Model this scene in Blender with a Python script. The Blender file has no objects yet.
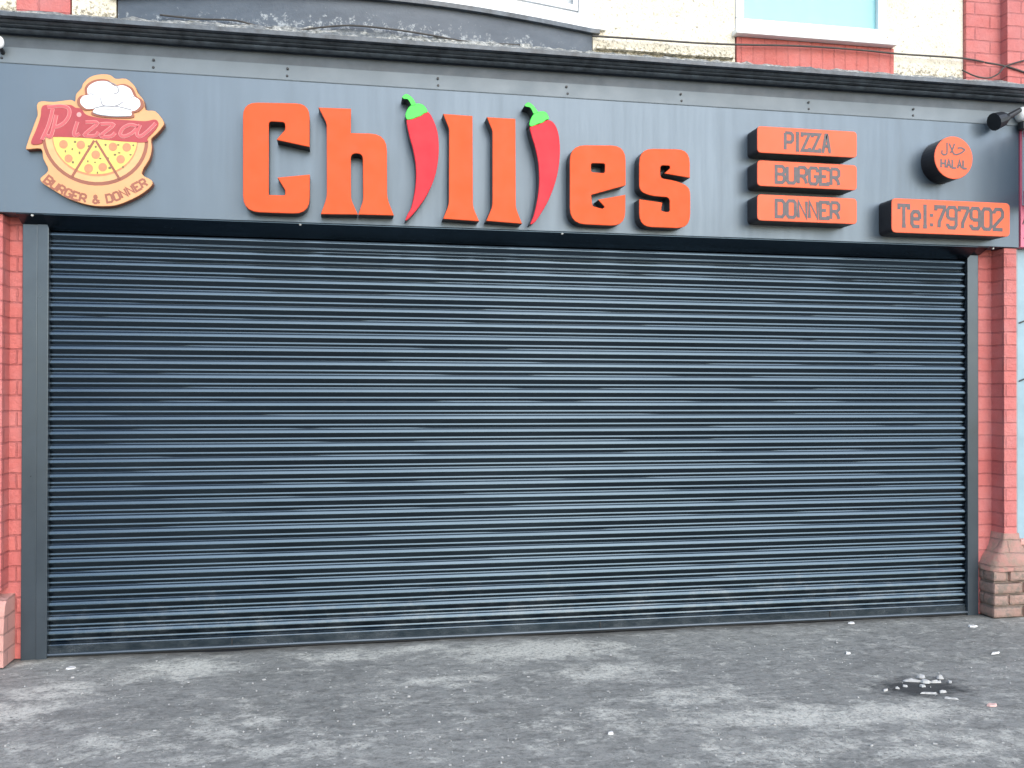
import bpy, bmesh, math, random
from mathutils import Vector, Matrix, noise
R = math.radians
rnd = random.Random(7)
S = bpy.context.scene
COL = S.collection

# ------------------------------------------------------------ camera
F, YAW, PITCH, ROLL, CY = 900.0, 0.18045, 0.00565, 0.002015, 387.24
CAM = Vector((1.85362, -5.62522, 1.55))
fw = Vector((math.sin(YAW)*math.cos(PITCH), math.cos(YAW)*math.cos(PITCH), math.sin(PITCH)))
r0 = Vector((math.cos(YAW), -math.sin(YAW), 0)); u0 = r0.cross(fw)
ri = r0*math.cos(ROLL) + u0*math.sin(ROLL); up = u0*math.cos(ROLL) - r0*math.sin(ROLL)
cam = bpy.data.cameras.new('camera'); co = bpy.data.objects.new('camera', cam); COL.objects.link(co)
m = Matrix((ri, up, -fw)).transposed().to_4x4(); m.translation = CAM; co.matrix_world = m
cam.sensor_width = 36; cam.lens = F/1024*36; cam.shift_y = (CY-384)/1024
cam.clip_start = .05; cam.clip_end = 500
S.camera = co
S.render.resolution_x, S.render.resolution_y = 1024, 768

# ------------------------------------------------------------ light
SUN_EL, SUN_AZ = R(33), R(16)          # azimuth measured to the right of straight out from the facade
w = bpy.data.worlds.new('World'); S.world = w; w.use_nodes = True
nt = w.node_tree; bg = nt.nodes['Background']
sky = nt.nodes.new('ShaderNodeTexSky'); sky.sky_type = 'NISHITA'; sky.sun_disc = False
sky.sun_elevation = SUN_EL; sky.sun_rotation = math.pi - SUN_AZ
sky.air_density = 1.0; sky.dust_density = .8; sky.ozone_density = .3
nt.links.new(sky.outputs[0], bg.inputs[0]); bg.inputs[1].default_value = 0.15
sl = bpy.data.lights.new('sun', 'SUN'); sl.energy = 1.15; sl.angle = R(60); sl.color = (1, .96, .90)
so = bpy.data.objects.new('sun', sl); COL.objects.link(so)
sd = Vector((math.sin(SUN_AZ)*math.cos(SUN_EL), -math.cos(SUN_AZ)*math.cos(SUN_EL), math.sin(SUN_EL)))
so.rotation_euler = (-sd).to_track_quat('-Z', 'Y').to_euler()
S.view_settings.view_transform = 'Standard'; S.view_settings.look = 'None'
S.view_settings.gamma = 1; S.view_settings.exposure = 1.2

# ------------------------------------------------------------ helpers
def U(px, py, y):
    """measured point of the photograph -> point on the real plane at depth y"""
    d = fw*F + ri*(px-512) + up*(CY-py)
    return CAM + d*((y-CAM.y)/d.y)
def G(px, py):
    d = fw*F + ri*(px-512) + up*(CY-py)
    return CAM + d*(-CAM.z/d.z)
def XZ(pts, y): return [(U(a, b, y).x, U(a, b, y).z) for a, b in pts]

def link(name, bm, mats, parent=None, origin=None, smooth=False, autos=None):
    me = bpy.data.meshes.new(name)
    if not isinstance(mats, (list, tuple)): mats = [mats]
    bmesh.ops.recalc_face_normals(bm, faces=bm.faces)
    if origin is None and parent is None and bm.verts:
        xs = [v.co for v in bm.verts]
        origin = Vector(((min(v.x for v in xs)+max(v.x for v in xs))/2, max(v.y for v in xs), min(v.z for v in xs)))
    org = Vector(parent_world(parent)) if parent else Vector(origin if origin is not None else (0, 0, 0))
    bmesh.ops.translate(bm, verts=bm.verts, vec=-org)
    if smooth:
        for f in bm.faces: f.smooth = True
    bm.to_mesh(me); bm.free()
    for q in mats: me.materials.append(q)
    o = bpy.data.objects.new(name, me); COL.objects.link(o)
    if parent: o.parent = parent
    else: o.location = org
    if autos is not None: me.set_sharp_from_angle(angle=R(autos))
    return o
def parent_world(p):
    v = Vector((0, 0, 0))
    while p: v += p.location; p = p.parent
    return v
def thing(name, label, cat, loc=(0, 0, 0), group=None):
    o = bpy.data.objects.new(name, None); COL.objects.link(o); o.location = loc
    o.empty_display_size = .2
    return tag(o, label, cat, group)
def tag(o, label=None, cat=None, group=None, kind=None):
    if label: o['label'] = label
    if cat: o['category'] = cat
    if group: o['group'] = group
    if kind: o['kind'] = kind
    return o

def box(bm, x0, x1, y0, y1, z0, z1, bev=0, mi=0):
    vs = [bm.verts.new((x, y, z)) for x in (x0, x1) for y in (y0, y1) for z in (z0, z1)]
    fs = [bm.faces.new([vs[i] for i in q]) for q in ((0,1,3,2),(4,6,7,5),(0,4,5,1),(2,3,7,6),(0,2,6,4),(1,5,7,3))]
    for f in fs: f.material_index = mi
    if bev:
        es = list({e for f in fs for e in f.edges})
        r = bmesh.ops.bevel(bm, geom=es, offset=bev, segments=2, affect='EDGES', profile=.6)
        for f in r['faces']: f.material_index = mi
def sweep(bm, prof, x0, x1, closed=False, nx=1, wob=0, mi=0):
    rows = []
    for i in range(nx+1):
        x = x0+(x1-x0)*i/nx
        rows.append([bm.verts.new((x, y + (wob*noise.noise((x*3, y*9, z*9)) if wob else 0), z + (wob*noise.noise((x*3+40, y*9, z*9)) if wob else 0))) for y, z in prof])
    n = len(prof)
    for a, b in zip(rows, rows[1:]):
        for k in range(n if closed else n-1):
            bm.faces.new((a[k], a[(k+1) % n], b[(k+1) % n], b[k])).material_index = mi
    if closed:
        bm.faces.new(rows[0]).material_index = mi; bm.faces.new(rows[-1][::-1]).material_index = mi
def area(p): return sum(p[i][0]*p[(i+1) % len(p)][1]-p[(i+1) % len(p)][0]*p[i][1] for i in range(len(p)))/2
def inset(p, d):
    out = []; n = len(p)
    for i in range(n):
        a, b, c = Vector(p[i-1]), Vector(p[i]), Vector(p[(i+1) % n])
        e1 = (b-a).normalized(); e2 = (c-b).normalized()
        n1 = Vector((-e1.y, e1.x)); n2 = Vector((-e2.y, e2.x))
        mm = n1+n2
        if mm.length < .3: mm = n1
        mm.normalize(); k = max(.45, mm.dot(n1))
        q = b+mm*(d/k); out.append((q.x, q.y))
    return out
def clean(p, eps=.0004):
    o = []
    for a in p:
        if not o or (Vector(a)-Vector(o[-1])).length > eps: o.append(a)
    if (Vector(o[0])-Vector(o[-1])).length < eps: o.pop()
    return o
def plate(bm, outer, yf, yb, holes=(), ch=.003, mi=0, side=None):
    """flat shape in x,z, front at yf (towards the street), back at yb, chamfered front edge"""
    if side is None: side = mi
    cap = []; back = []
    for i, lp in enumerate([outer]+list(holes)):
        lp = clean(lp)
        if (area(lp) > 0) != (i == 0): lp = lp[::-1]
        ins = inset(lp, ch) if ch else lp
        f = [bm.verts.new((x, yf, z)) for x, z in ins]
        md = [bm.verts.new((x, yf+ch, z)) for x, z in lp] if ch else f
        bk = [bm.verts.new((x, yb, z)) for x, z in lp]
        n = len(lp)
        for k in range(n):
            j = (k+1) % n
            if ch: bm.faces.new((f[k], f[j], md[j], md[k])).material_index = mi
            bm.faces.new((md[k], md[j], bk[j], bk[k])).material_index = side
        for k in range(n):
            cap.append(bm.edges.get((f[k], f[(k+1) % n]))); back.append(bm.edges.get((bk[k], bk[(k+1) % n])))
    for es, q in ((cap, mi), (back, side)):
        r = bmesh.ops.triangle_fill(bm, edges=es, use_beauty=True)
        for g in r['geom']:
            if isinstance(g, bmesh.types.BMFace): g.material_index = q
def fillet(p, r, seg=5):
    n = len(p); out = []
    rr = r if isinstance(r, (list, tuple)) else [r]*n
    for i in range(n):
        b = Vector(p[i]); a = Vector(p[i-1]); c = Vector(p[(i+1) % n]); q = rr[i]
        if q <= 0: out.append((b.x, b.y)); continue
        d1 = (a-b); d2 = (c-b); l = min(q, d1.length*.48, d2.length*.48)
        s, e = b+d1.normalized()*l, b+d2.normalized()*l
        for k in range(seg+1):
            t = k/seg; v = s*(1-t)**2+b*2*t*(1-t)+e*t*t; out.append((v.x, v.y))
    return out
def spline(p, seg=5, closed=True):
    n = len(p); out = []
    for i in range(n if closed else n-1):
        g = lambda k: Vector(p[k % n]) if closed else Vector(p[max(0, min(n-1, k))])
        a, b, c, d = g(i-1), g(i), g(i+1), g(i+2)
        for k in range(seg):
            t = k/seg
            v = .5*((2*b)+(c-a)*t+(2*a-5*b+4*c-d)*t*t+(3*b-a-3*c+d)*t**3); out.append((v.x, v.y))
    if not closed: out.append(tuple(p[-1]))
    return out
def ribbon(bm, pl, th, yf, dp, mi=0, closed=False):
    """stroke of width th along the polyline pl (x,z), standing dp proud"""
    pl = [Vector(p) for p in clean(pl, th*.04)]
    n = len(pl)
    if n < 2: return
    L, Rr = [], []
    for i in range(n):
        a = pl[i-1] if (i > 0 or closed) else None
        c = pl[(i+1) % n] if (i < n-1 or closed) else None
        e1 = (pl[i]-a).normalized() if a is not None else (c-pl[i]).normalized()
        e2 = (c-pl[i]).normalized() if c is not None else e1
        n1, n2 = Vector((-e1.y, e1.x)), Vector((-e2.y, e2.x)); mm = n1+n2
        mm = mm.normalized() if mm.length > .2 else n1
        k = max(.55, mm.dot(n1)); o = mm*(th/2/k); L.append(pl[i]+o); Rr.append(pl[i]-o)
    q = [[bm.verts.new((v.x, y, v.y)) for v in s] for s in (L, Rr) for y in (yf-dp, yf+.0004)]
    for i in range(n if closed else n-1):
        j = (i+1) % n
        for a, b in ((0, 2), (1, 0), (2, 3)):
            bm.faces.new((q[a][i], q[a][j], q[b][j], q[b][i])).material_index = mi
    if not closed:
        for i in (0, n-1): bm.faces.new((q[0][i], q[1][i], q[3][i], q[2][i])).material_index = mi
def tube(bm, pts, rad, seg=8, mi=0):
    pts = [Vector(p) for p in pts]; rings = []
    for i, p in enumerate(pts):
        d = (pts[min(i+1, len(pts)-1)]-pts[max(i-1, 0)]).normalized()
        a = d.orthogonal().normalized() if i == 0 else (pa-d*pa.dot(d)).normalized()
        pa = a; b = d.cross(a); rr = rad[i] if isinstance(rad, (list, tuple)) else rad
        rings.append([bm.verts.new(p+(a*math.cos(t)+b*math.sin(t))*rr) for t in [2*math.pi*k/seg for k in range(seg)]])
    for a, b in zip(rings, rings[1:]):
        for k in range(seg): bm.faces.new((a[k], a[(k+1) % seg], b[(k+1) % seg], b[k])).material_index = mi
    bm.faces.new(rings[0][::-1]).material_index = mi; bm.faces.new(rings[-1]).material_index = mi
def ell(cx, cz, a, b=None, n=28, ph=0):
    b = b or a
    return [(cx+a*math.cos(2*math.pi*k/n+ph), cz+b*math.sin(2*math.pi*k/n+ph)) for k in range(n)]

# ------------------------------------------------------------ materials
class N:
    def __init__(s, name):
        s.m = bpy.data.materials.new(name); s.m.use_nodes = True; s.t = s.m.node_tree
        s.b = s.t.nodes['Principled BSDF']
    def n(s, ty, **kw):
        o = s.t.nodes.new(ty)
        for k, v in kw.items():
            if k in o.inputs: o.inputs[k].default_value = v
            else: setattr(o, k, v)
        return o
    def l(s, a, b): s.t.links.new(a, b)
    def coord(s, scale=(1, 1, 1), facade=False):
        tc = s.n('ShaderNodeNewGeometry').outputs['Position']
        if facade:
            sp = s.n('ShaderNodeSeparateXYZ'); s.l(tc, sp.inputs[0])
            ad = s.n('ShaderNodeMath', operation='ADD'); s.l(sp.outputs[0], ad.inputs[0]); s.l(sp.outputs[1], ad.inputs[1])
            cb = s.n('ShaderNodeCombineXYZ'); s.l(ad.outputs[0], cb.inputs[0]); s.l(sp.outputs[2], cb.inputs[1]); tc = cb.outputs[0]
        mp = s.n('ShaderNodeMapping'); mp.inputs['Scale'].default_value = scale; s.l(tc, mp.inputs[0])
        return mp.outputs[0]
    def noise(s, scale, detail=5, rough=.6, vec=None, dist=0):
        o = s.n('ShaderNodeTexNoise'); o.inputs['Scale'].default_value = scale; o.inputs['Detail'].default_value = detail
        o.inputs['Roughness'].default_value = rough; o.inputs['Distortion'].default_value = dist
        s.l(vec or s.coord(), o.inputs['Vector']); return o.outputs['Fac']
    def ramp(s, fac, stops):
        o = s.n('ShaderNodeValToRGB'); cr = o.color_ramp
        while len(cr.elements) < len(stops): cr.elements.new(.5)
        for e, (p, c) in zip(cr.elements, stops):
            e.position = p; e.color = (c if isinstance(c, (tuple, list)) else (c, c, c))[:3] + (1,) if not isinstance(c, (int, float)) else (c, c, c, 1)
        s.l(fac, o.inputs[0]); return o.outputs[0]
    def mix(s, fac, a, b, mode='MIX'):
        o = s.n('ShaderNodeMix'); o.data_type = 'RGBA'; o.blend_type = mode
        for v, i in ((fac, 0), (a, 6), (b, 7)):
            if isinstance(v, (int, float)): o.inputs[i].default_value = v
            elif isinstance(v, (tuple, list)): o.inputs[i].default_value = tuple(v[:3])+(1,)
            else: s.l(v, o.inputs[i])
        return o.outputs[2]
    def col(s, c):
        if isinstance(c, tuple): s.b.inputs['Base Color'].default_value = c[:3]+(1,)
        else: s.l(c, s.b.inputs['Base Color'])
    def bump(s, h, strength=.3, dist=.01, prev=None):
        o = s.n('ShaderNodeBump'); o.inputs['Strength'].default_value = strength; o.inputs['Distance'].default_value = dist
        s.l(h, o.inputs['Height'])
        if prev: s.l(prev, o.inputs['Normal'])
        s.l(o.outputs[0], s.b.inputs['Normal']); return o.outputs[0]
    def set(s, **kw):
        for k, v in kw.items():
            k = k.replace('_', ' ')
            if hasattr(v, 'is_linked'): s.l(v, s.b.inputs[k])
            else: s.b.inputs[k].default_value = v
        return s

def plain(name, c, rough=.5, var=.12, scale=6, metal=0, bump=.0, bscale=60, spec=.5, facade=False, coat=0):
    a = N(name); f = a.noise(scale, 6, .65)
    lo = tuple(v*(1-var) for v in c); hi = tuple(min(1, v*(1+var)) for v in c)
    a.col(a.ramp(f, [(.3, lo), (.7, hi)]))
    a.set(Metallic=metal, Specular_IOR_Level=spec, Coat_Weight=coat)
    a.set(Roughness=a.ramp(a.noise(scale*2.3, 4), [(.3, rough*.85), (.7, min(1, rough*1.15))]))
    if bump: a.bump(a.noise(bscale, 4), bump, .004)
    return a.m

def brickmat(name, c1, c2, mortar, scale_w=.225, scale_h=.075, ms=.008, weather=None, bumpd=.012):
    a = N(name); v = a.coord(facade=True)
    nz = a.n('ShaderNodeTexNoise', Scale=9.0, Detail=3.0); a.l(v, nz.inputs['Vector'])
    vm = a.n('ShaderNodeVectorMath', operation='MULTIPLY_ADD'); a.l(nz.outputs['Color'], vm.inputs[0]); vm.inputs[1].default_value = (.012, .012, 0); a.l(v, vm.inputs[2])
    b = a.n('ShaderNodeTexBrick'); a.l(vm.outputs[0], b.inputs['Vector'])
    b.inputs['Color1'].default_value = c1+(1,); b.inputs['Color2'].default_value = c2+(1,); b.inputs['Mortar'].default_value = mortar+(1,)
    b.inputs['Scale'].default_value = 1; b.inputs['Brick Width'].default_value = scale_w; b.inputs['Row Height'].default_value = scale_h
    b.inputs['Mortar Size'].default_value = ms; b.inputs['Mortar Smooth'].default_value = .5; b.inputs['Bias'].default_value = 0
    f = a.noise(7, 6, .7); c = a.mix(a.ramp(f, [(.35, 0.), (.75, .35)]), b.outputs['Color'], tuple(x*.72 for x in c1)); c = a.mix(a.ramp(a.noise(2.6, 6, .7), [(.45, 0.), (.7, .55)]), c, tuple(min(1, x*.85+.13) for x in c2))
    g = a.noise(55, 5, .7); c = a.mix(a.ramp(g, [(.5, 0.), (.8, .3)]), c, tuple(min(1, x*1.25+.03) for x in c2))
    if weather:
        h = a.noise(16, 6, .7); c = a.mix(a.ramp(h, [(.46, 0.), (.58, .9)]), c, weather)
    a.col(c); a.set(Roughness=.62, Specular_IOR_Level=.4)
    inv = a.n('ShaderNodeMath', operation='SUBTRACT'); inv.inputs[0].default_value = 1; a.l(b.outputs['Fac'], inv.inputs[1])
    p = a.bump(inv.outputs[0], .6, bumpd); a.bump(a.noise(40, 6, .75), .9, .012, p)
    return a.m

M = {}
M['strip'] = plain('folded grey aluminium', (.13, .16, .18), .5, .1, 2.5, metal=.15, spec=.5)
M['band'] = plain('grey painted board', (.07, .088, .105), .55, .22, 5, bump=.15, bscale=25)
def panelmat():
    a = N('satin grey aluminium sheet')
    c = a.ramp(a.noise(1.3, 5, .6), [(.3, (.088, .120, .152)), (.7, (.100, .134, .168))])
    st = a.noise(4, 7, .75, a.coord((3.5, 1, .18)))
    a.col(a.mix(a.ramp(st, [(.55, 0.), (.78, .18)]), c, (.145, .168, .185)))
    a.set(Metallic=.35, Roughness=a.ramp(st, [(.35, .30), (.7, .44)]), Specular_IOR_Level=.5)
    a.bump(a.noise(1.6, 2, .4, a.coord((.5, 1, 1.2))), .25, .02); return a.m
M['panel'] = panelmat()
def shuttermat():
    a = N('anthracite powder coated steel')
    f = a.noise(2.0, 5, .6, a.coord((.4, 1, 2.5)))
    c = a.ramp(f, [(.3, (.046, .066, .085)), (.7, (.055, .077, .097))])
    sp = a.n('ShaderNodeSeparateXYZ'); a.l(a.coord(), sp.inputs[0])
    hz = a.n('ShaderNodeMapRange'); a.l(sp.outputs[2], hz.inputs[0]); hz.inputs[1].default_value = 0; hz.inputs[2].default_value = .55; hz.inputs[3].default_value = .22; hz.inputs[4].default_value = -.05
    ad = a.n('ShaderNodeMath', operation='ADD'); a.l(a.noise(9, 8, .8, a.coord((.7, 1, 1.2))), ad.inputs[0]); a.l(hz.outputs[0], ad.inputs[1])
    dirt = a.ramp(ad.outputs[0], [(.60, 0.), (.85, .3)])                           # dusty splashes towards the foot
    sc = a.ramp(a.noise(5, 9, .85, a.coord((.15, 1, 6))), [(.62, 0.), (.72, .28)]) # long faint rub marks
    mx = a.n('ShaderNodeMath', operation='MAXIMUM'); a.l(dirt, mx.inputs[0]); a.l(sc, mx.inputs[1])
    a.col(a.mix(mx.outputs[0], c, (.17, .18, .18)))
    inv = a.n('ShaderNodeMath', operation='MULTIPLY_ADD'); a.l(mx.outputs[0], inv.inputs[0]); inv.inputs[1].default_value = -1.2; inv.inputs[2].default_value = 1; inv.use_clamp = True
    d = a.noise(30, 6, .75, a.coord((.25, 1, 1)))
    a.set(Metallic=inv.outputs[0], Specular_IOR_Level=.5, Roughness=a.ramp(d, [(.3, .19), (.75, .29)]))
    return a.m
M['shutter'] = shuttermat()
M['rail'] = plain('anthracite rail paint', (.062, .080, .098), .32, .1, 3, metal=.6)
M['orange'] = plain('orange acrylic', (.70, .088, .02), .55, .05, 4, spec=.25)
M['orangeplaque'] = plain('orange acrylic plaque', (.78, .14, .065), .55, .04, 4, spec=.25)
M['return'] = plain('dark letter return', (.016, .012, .014), .35, .2, 8)
M['chilli'] = plain('red acrylic', (.66, .022, .036), .5, .05, 4, spec=.25)
M['green'] = plain('green acrylic', (.05, .62, .06), .36, .05, 4, spec=.4)
M['lettergrey'] = plain('grey engraved lettering', (.085, .074, .08), .5, .2, 40)
M['peach'] = plain('peach printed board', (.66, .33, .145), .45, .06, 5)
M['brown'] = plain('brown printed ink', (.28, .09, .05), .45, .1, 8)
M['logored'] = plain('red printed ink', (.36, .035, .045), .45, .12, 10)
M['logopink'] = plain('pink printed ink', (.50, .085, .095), .45, .1, 10)
M['logopale'] = plain('pale pink printed outline', (.68, .32, .30), .45, .1, 10)
M['logowhite'] = plain('white printed ink', (.85, .86, .86), .4, .03, 5)
M['hatgrey'] = plain('grey printed ink', (.22, .22, .24), .4, .1, 5)
M['crust'] = plain('crust printed ink', (.68, .38, .17), .45, .08, 20)
M['cheese'] = plain('cheese printed ink', (.76, .54, .13), .45, .1, 25)
M['pepperoni'] = plain('pepperoni printed ink', (.56, .22, .10), .45, .15, 40)
M['olive'] = plain('olive printed ink', (.16, .13, .05), .45, .2, 40)
M['redbrick'] = brickmat('red painted brick', (.60, .17, .15), (.52, .14, .13), (.36, .095, .09), .24, .09, .007)
M['soldier'] = brickmat('red painted soldier course', (.57, .14, .115), (.47, .12, .10), (.45, .11, .092), .085, .5, .006)
M['plinthbrick'] = brickmat('worn pink painted brick', (.40, .25, .205), (.32, .20, .16), (.20, .15, .12), .23, .085, .011, weather=(.20, .16, .13), bumpd=.02)
M['bellbrick'] = brickmat('worn pink brick cap', (.46, .22, .18), (.38, .19, .155), (.22, .135, .11), .24, .09, .007, weather=(.30, .21, .165), bumpd=.015)
M['pinkbrick'] = brickmat('pink painted plinth brick', (.62, .32, .27), (.56, .28, .24), (.40, .22, .19), .24, .095, .008)
M['pinkrender'] = plain('pink painted render', (.50, .27, .23), .75, .35, 12, bump=.5, bscale=40)
def cream():
    a = N('cream painted pebbledash'); f = a.noise(5, 6, .7)
    c = a.ramp(f, [(.3, (.66, .60, .47)), (.65, (.77, .72, .60))])
    p = a.n('ShaderNodeTexVoronoi', Scale=70.0); a.l(a.coord(), p.inputs['Vector'])
    d = a.noise(28, 6, .75); c = a.mix(a.ramp(d, [(.6, 0.), (.72, .6)]), c, (.42, .34, .22))
    sp = a.n('ShaderNodeSeparateXYZ'); a.l(a.n('ShaderNodeNewGeometry').outputs['Position'], sp.inputs[0])
    hz = a.n('ShaderNodeMapRange'); a.l(sp.outputs[2], hz.inputs[0]); hz.inputs[1].default_value = ZFL+.02; hz.inputs[2].default_value = ZFL+.15; hz.inputs[3].default_value = .17; hz.inputs[4].default_value = 0
    ad = a.n('ShaderNodeMath', operation='ADD'); a.l(a.noise(45, 5, .8), ad.inputs[0]); a.l(hz.outputs[0], ad.inputs[1])
    c = a.mix(a.ramp(ad.outputs[0], [(.56, 0.), (.68, .9)]), c, (.17, .15, .10))      # lichen near the foot of the wall
    a.col(c); a.set(Roughness=.85)
    q = a.bump(p.outputs['Distance'], .35, .012); a.bump(a.noise(14, 5), .5, .02, q); return a.m
M['skirt'] = None
M['white'] = plain('white window plastic', (.80, .82, .82), .35, .05, 3)
M['greymetal'] = plain('grey trim', (.25, .28, .30), .5, .2, 8)
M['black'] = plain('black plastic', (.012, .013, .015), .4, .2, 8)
M['cable'] = plain('grimy cable', (.05, .045, .04), .6, .3, 12)
M['cornice'] = plain('flaking black paint', (.065, .08, .096), .4, .6, 14, bump=.5, bscale=35)
M['paleblue'] = plain('pale blue painted board', (.25, .365, .42), .45, .12, 4)
M['pinksign'] = plain('pink sign print', (.72, .16, .24), .45, .08, 5)
M['palegrey'] = plain('pale grey sign print', (.75, .74, .75), .45, .06, 5)
M['soil'] = plain('dark damp patch', (.10, .104, .108), .7, .4, 30, bump=.6, bscale=60)
M['scrap'] = plain('pale litter', (.62, .62, .60), .7, .2, 30)
M['dullscrap'] = plain('dull litter', (.42, .42, .41), .75, .3, 30)
M['pinkscrap'] = plain('pinkish litter', (.62, .40, .36), .7, .2, 30)
def flashmat():
    a = N('mortar and lead flashing'); f = a.noise(38, 6, .8); g = a.noise(7, 5, .6)
    c = a.ramp(f, [(.36, (.06, .065, .06)), (.48, (.30, .31, .29)), (.6, (.72, .71, .66))])
    c = a.mix(a.ramp(g, [(.40, .75), (.52, .0)]), c, (.12, .14, .16)); a.col(c); a.set(Roughness=.85)
    a.bump(f, 1, .02); return a.m
M['flashing'] = flashmat()
def skirtmat():
    a = N('slate grey painted bay apron'); f = a.noise(3, 6, .65, a.coord((1, 1, 2.5))); g = a.noise(24, 6, .75)
    c = a.ramp(f, [(.3, (.05, .066, .088)), (.7, (.088, .11, .137))])
    sp = a.n('ShaderNodeSeparateXYZ'); a.l(a.n('ShaderNodeNewGeometry').outputs['Position'], sp.inputs[0])
    hz = a.n('ShaderNodeMapRange'); a.l(sp.outputs[2], hz.inputs[0]); hz.inputs[1].default_value = ZFL; hz.inputs[2].default_value = ZFL+.18; hz.inputs[3].default_value = .09; hz.inputs[4].default_value = -.16
    ad = a.n('ShaderNodeMath', operation='ADD'); a.l(g, ad.inputs[0]); a.l(hz.outputs[0], ad.inputs[1])
    c = a.mix(a.ramp(ad.outputs[0], [(.58, 0.), (.68, .8)]), c, (.38, .41, .42)); a.col(c); a.set(Roughness=.5)
    a.bump(g, .4, .01); return a.m
def glassmat(c):
    a = N('window glass'); a.set(Roughness=.03, Specular_IOR_Level=.6); a.col(c); a.b.inputs['Alpha'].default_value = .45; return a.m
M['glass'] = glassmat((.35, .72, .76)); M['glasspale'] = glassmat((.6, .64, .66))
def curtainmat():
    a = N('pale turquoise net curtain'); a.col(a.ramp(a.noise(5, 3, .5, a.coord((6, 1, .3))), [(.3, (.48, .84, .88)), (.7, (.66, .93, .95))])); a.set(Roughness=.8); return a.m
M['curtain'] = curtainmat()
M['netwhite'] = plain('white net curtain', (.78, .80, .80), .8, .06, 8)

# heights measured on the facade (metres)
YF = -.12                                  # front of the fascia panel
YW = .06                                   # face of the upper wall
ZB = U(0, 212, YF).z; ZP = U(0, 62, YF).z; ZS = U(0, 46, YF).z; ZN = U(0, 32, YF).z
YC = -.25                                  # front of the cornice
ZC = U(0, 13, YC).z
ZFL = ZC+.09                              # foot of the upper wall
XL, XR = -.42, U(1019, 240, YF).x          # fascia ends
M['cream'] = cream(); M['skirt'] = skirtmat()

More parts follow.
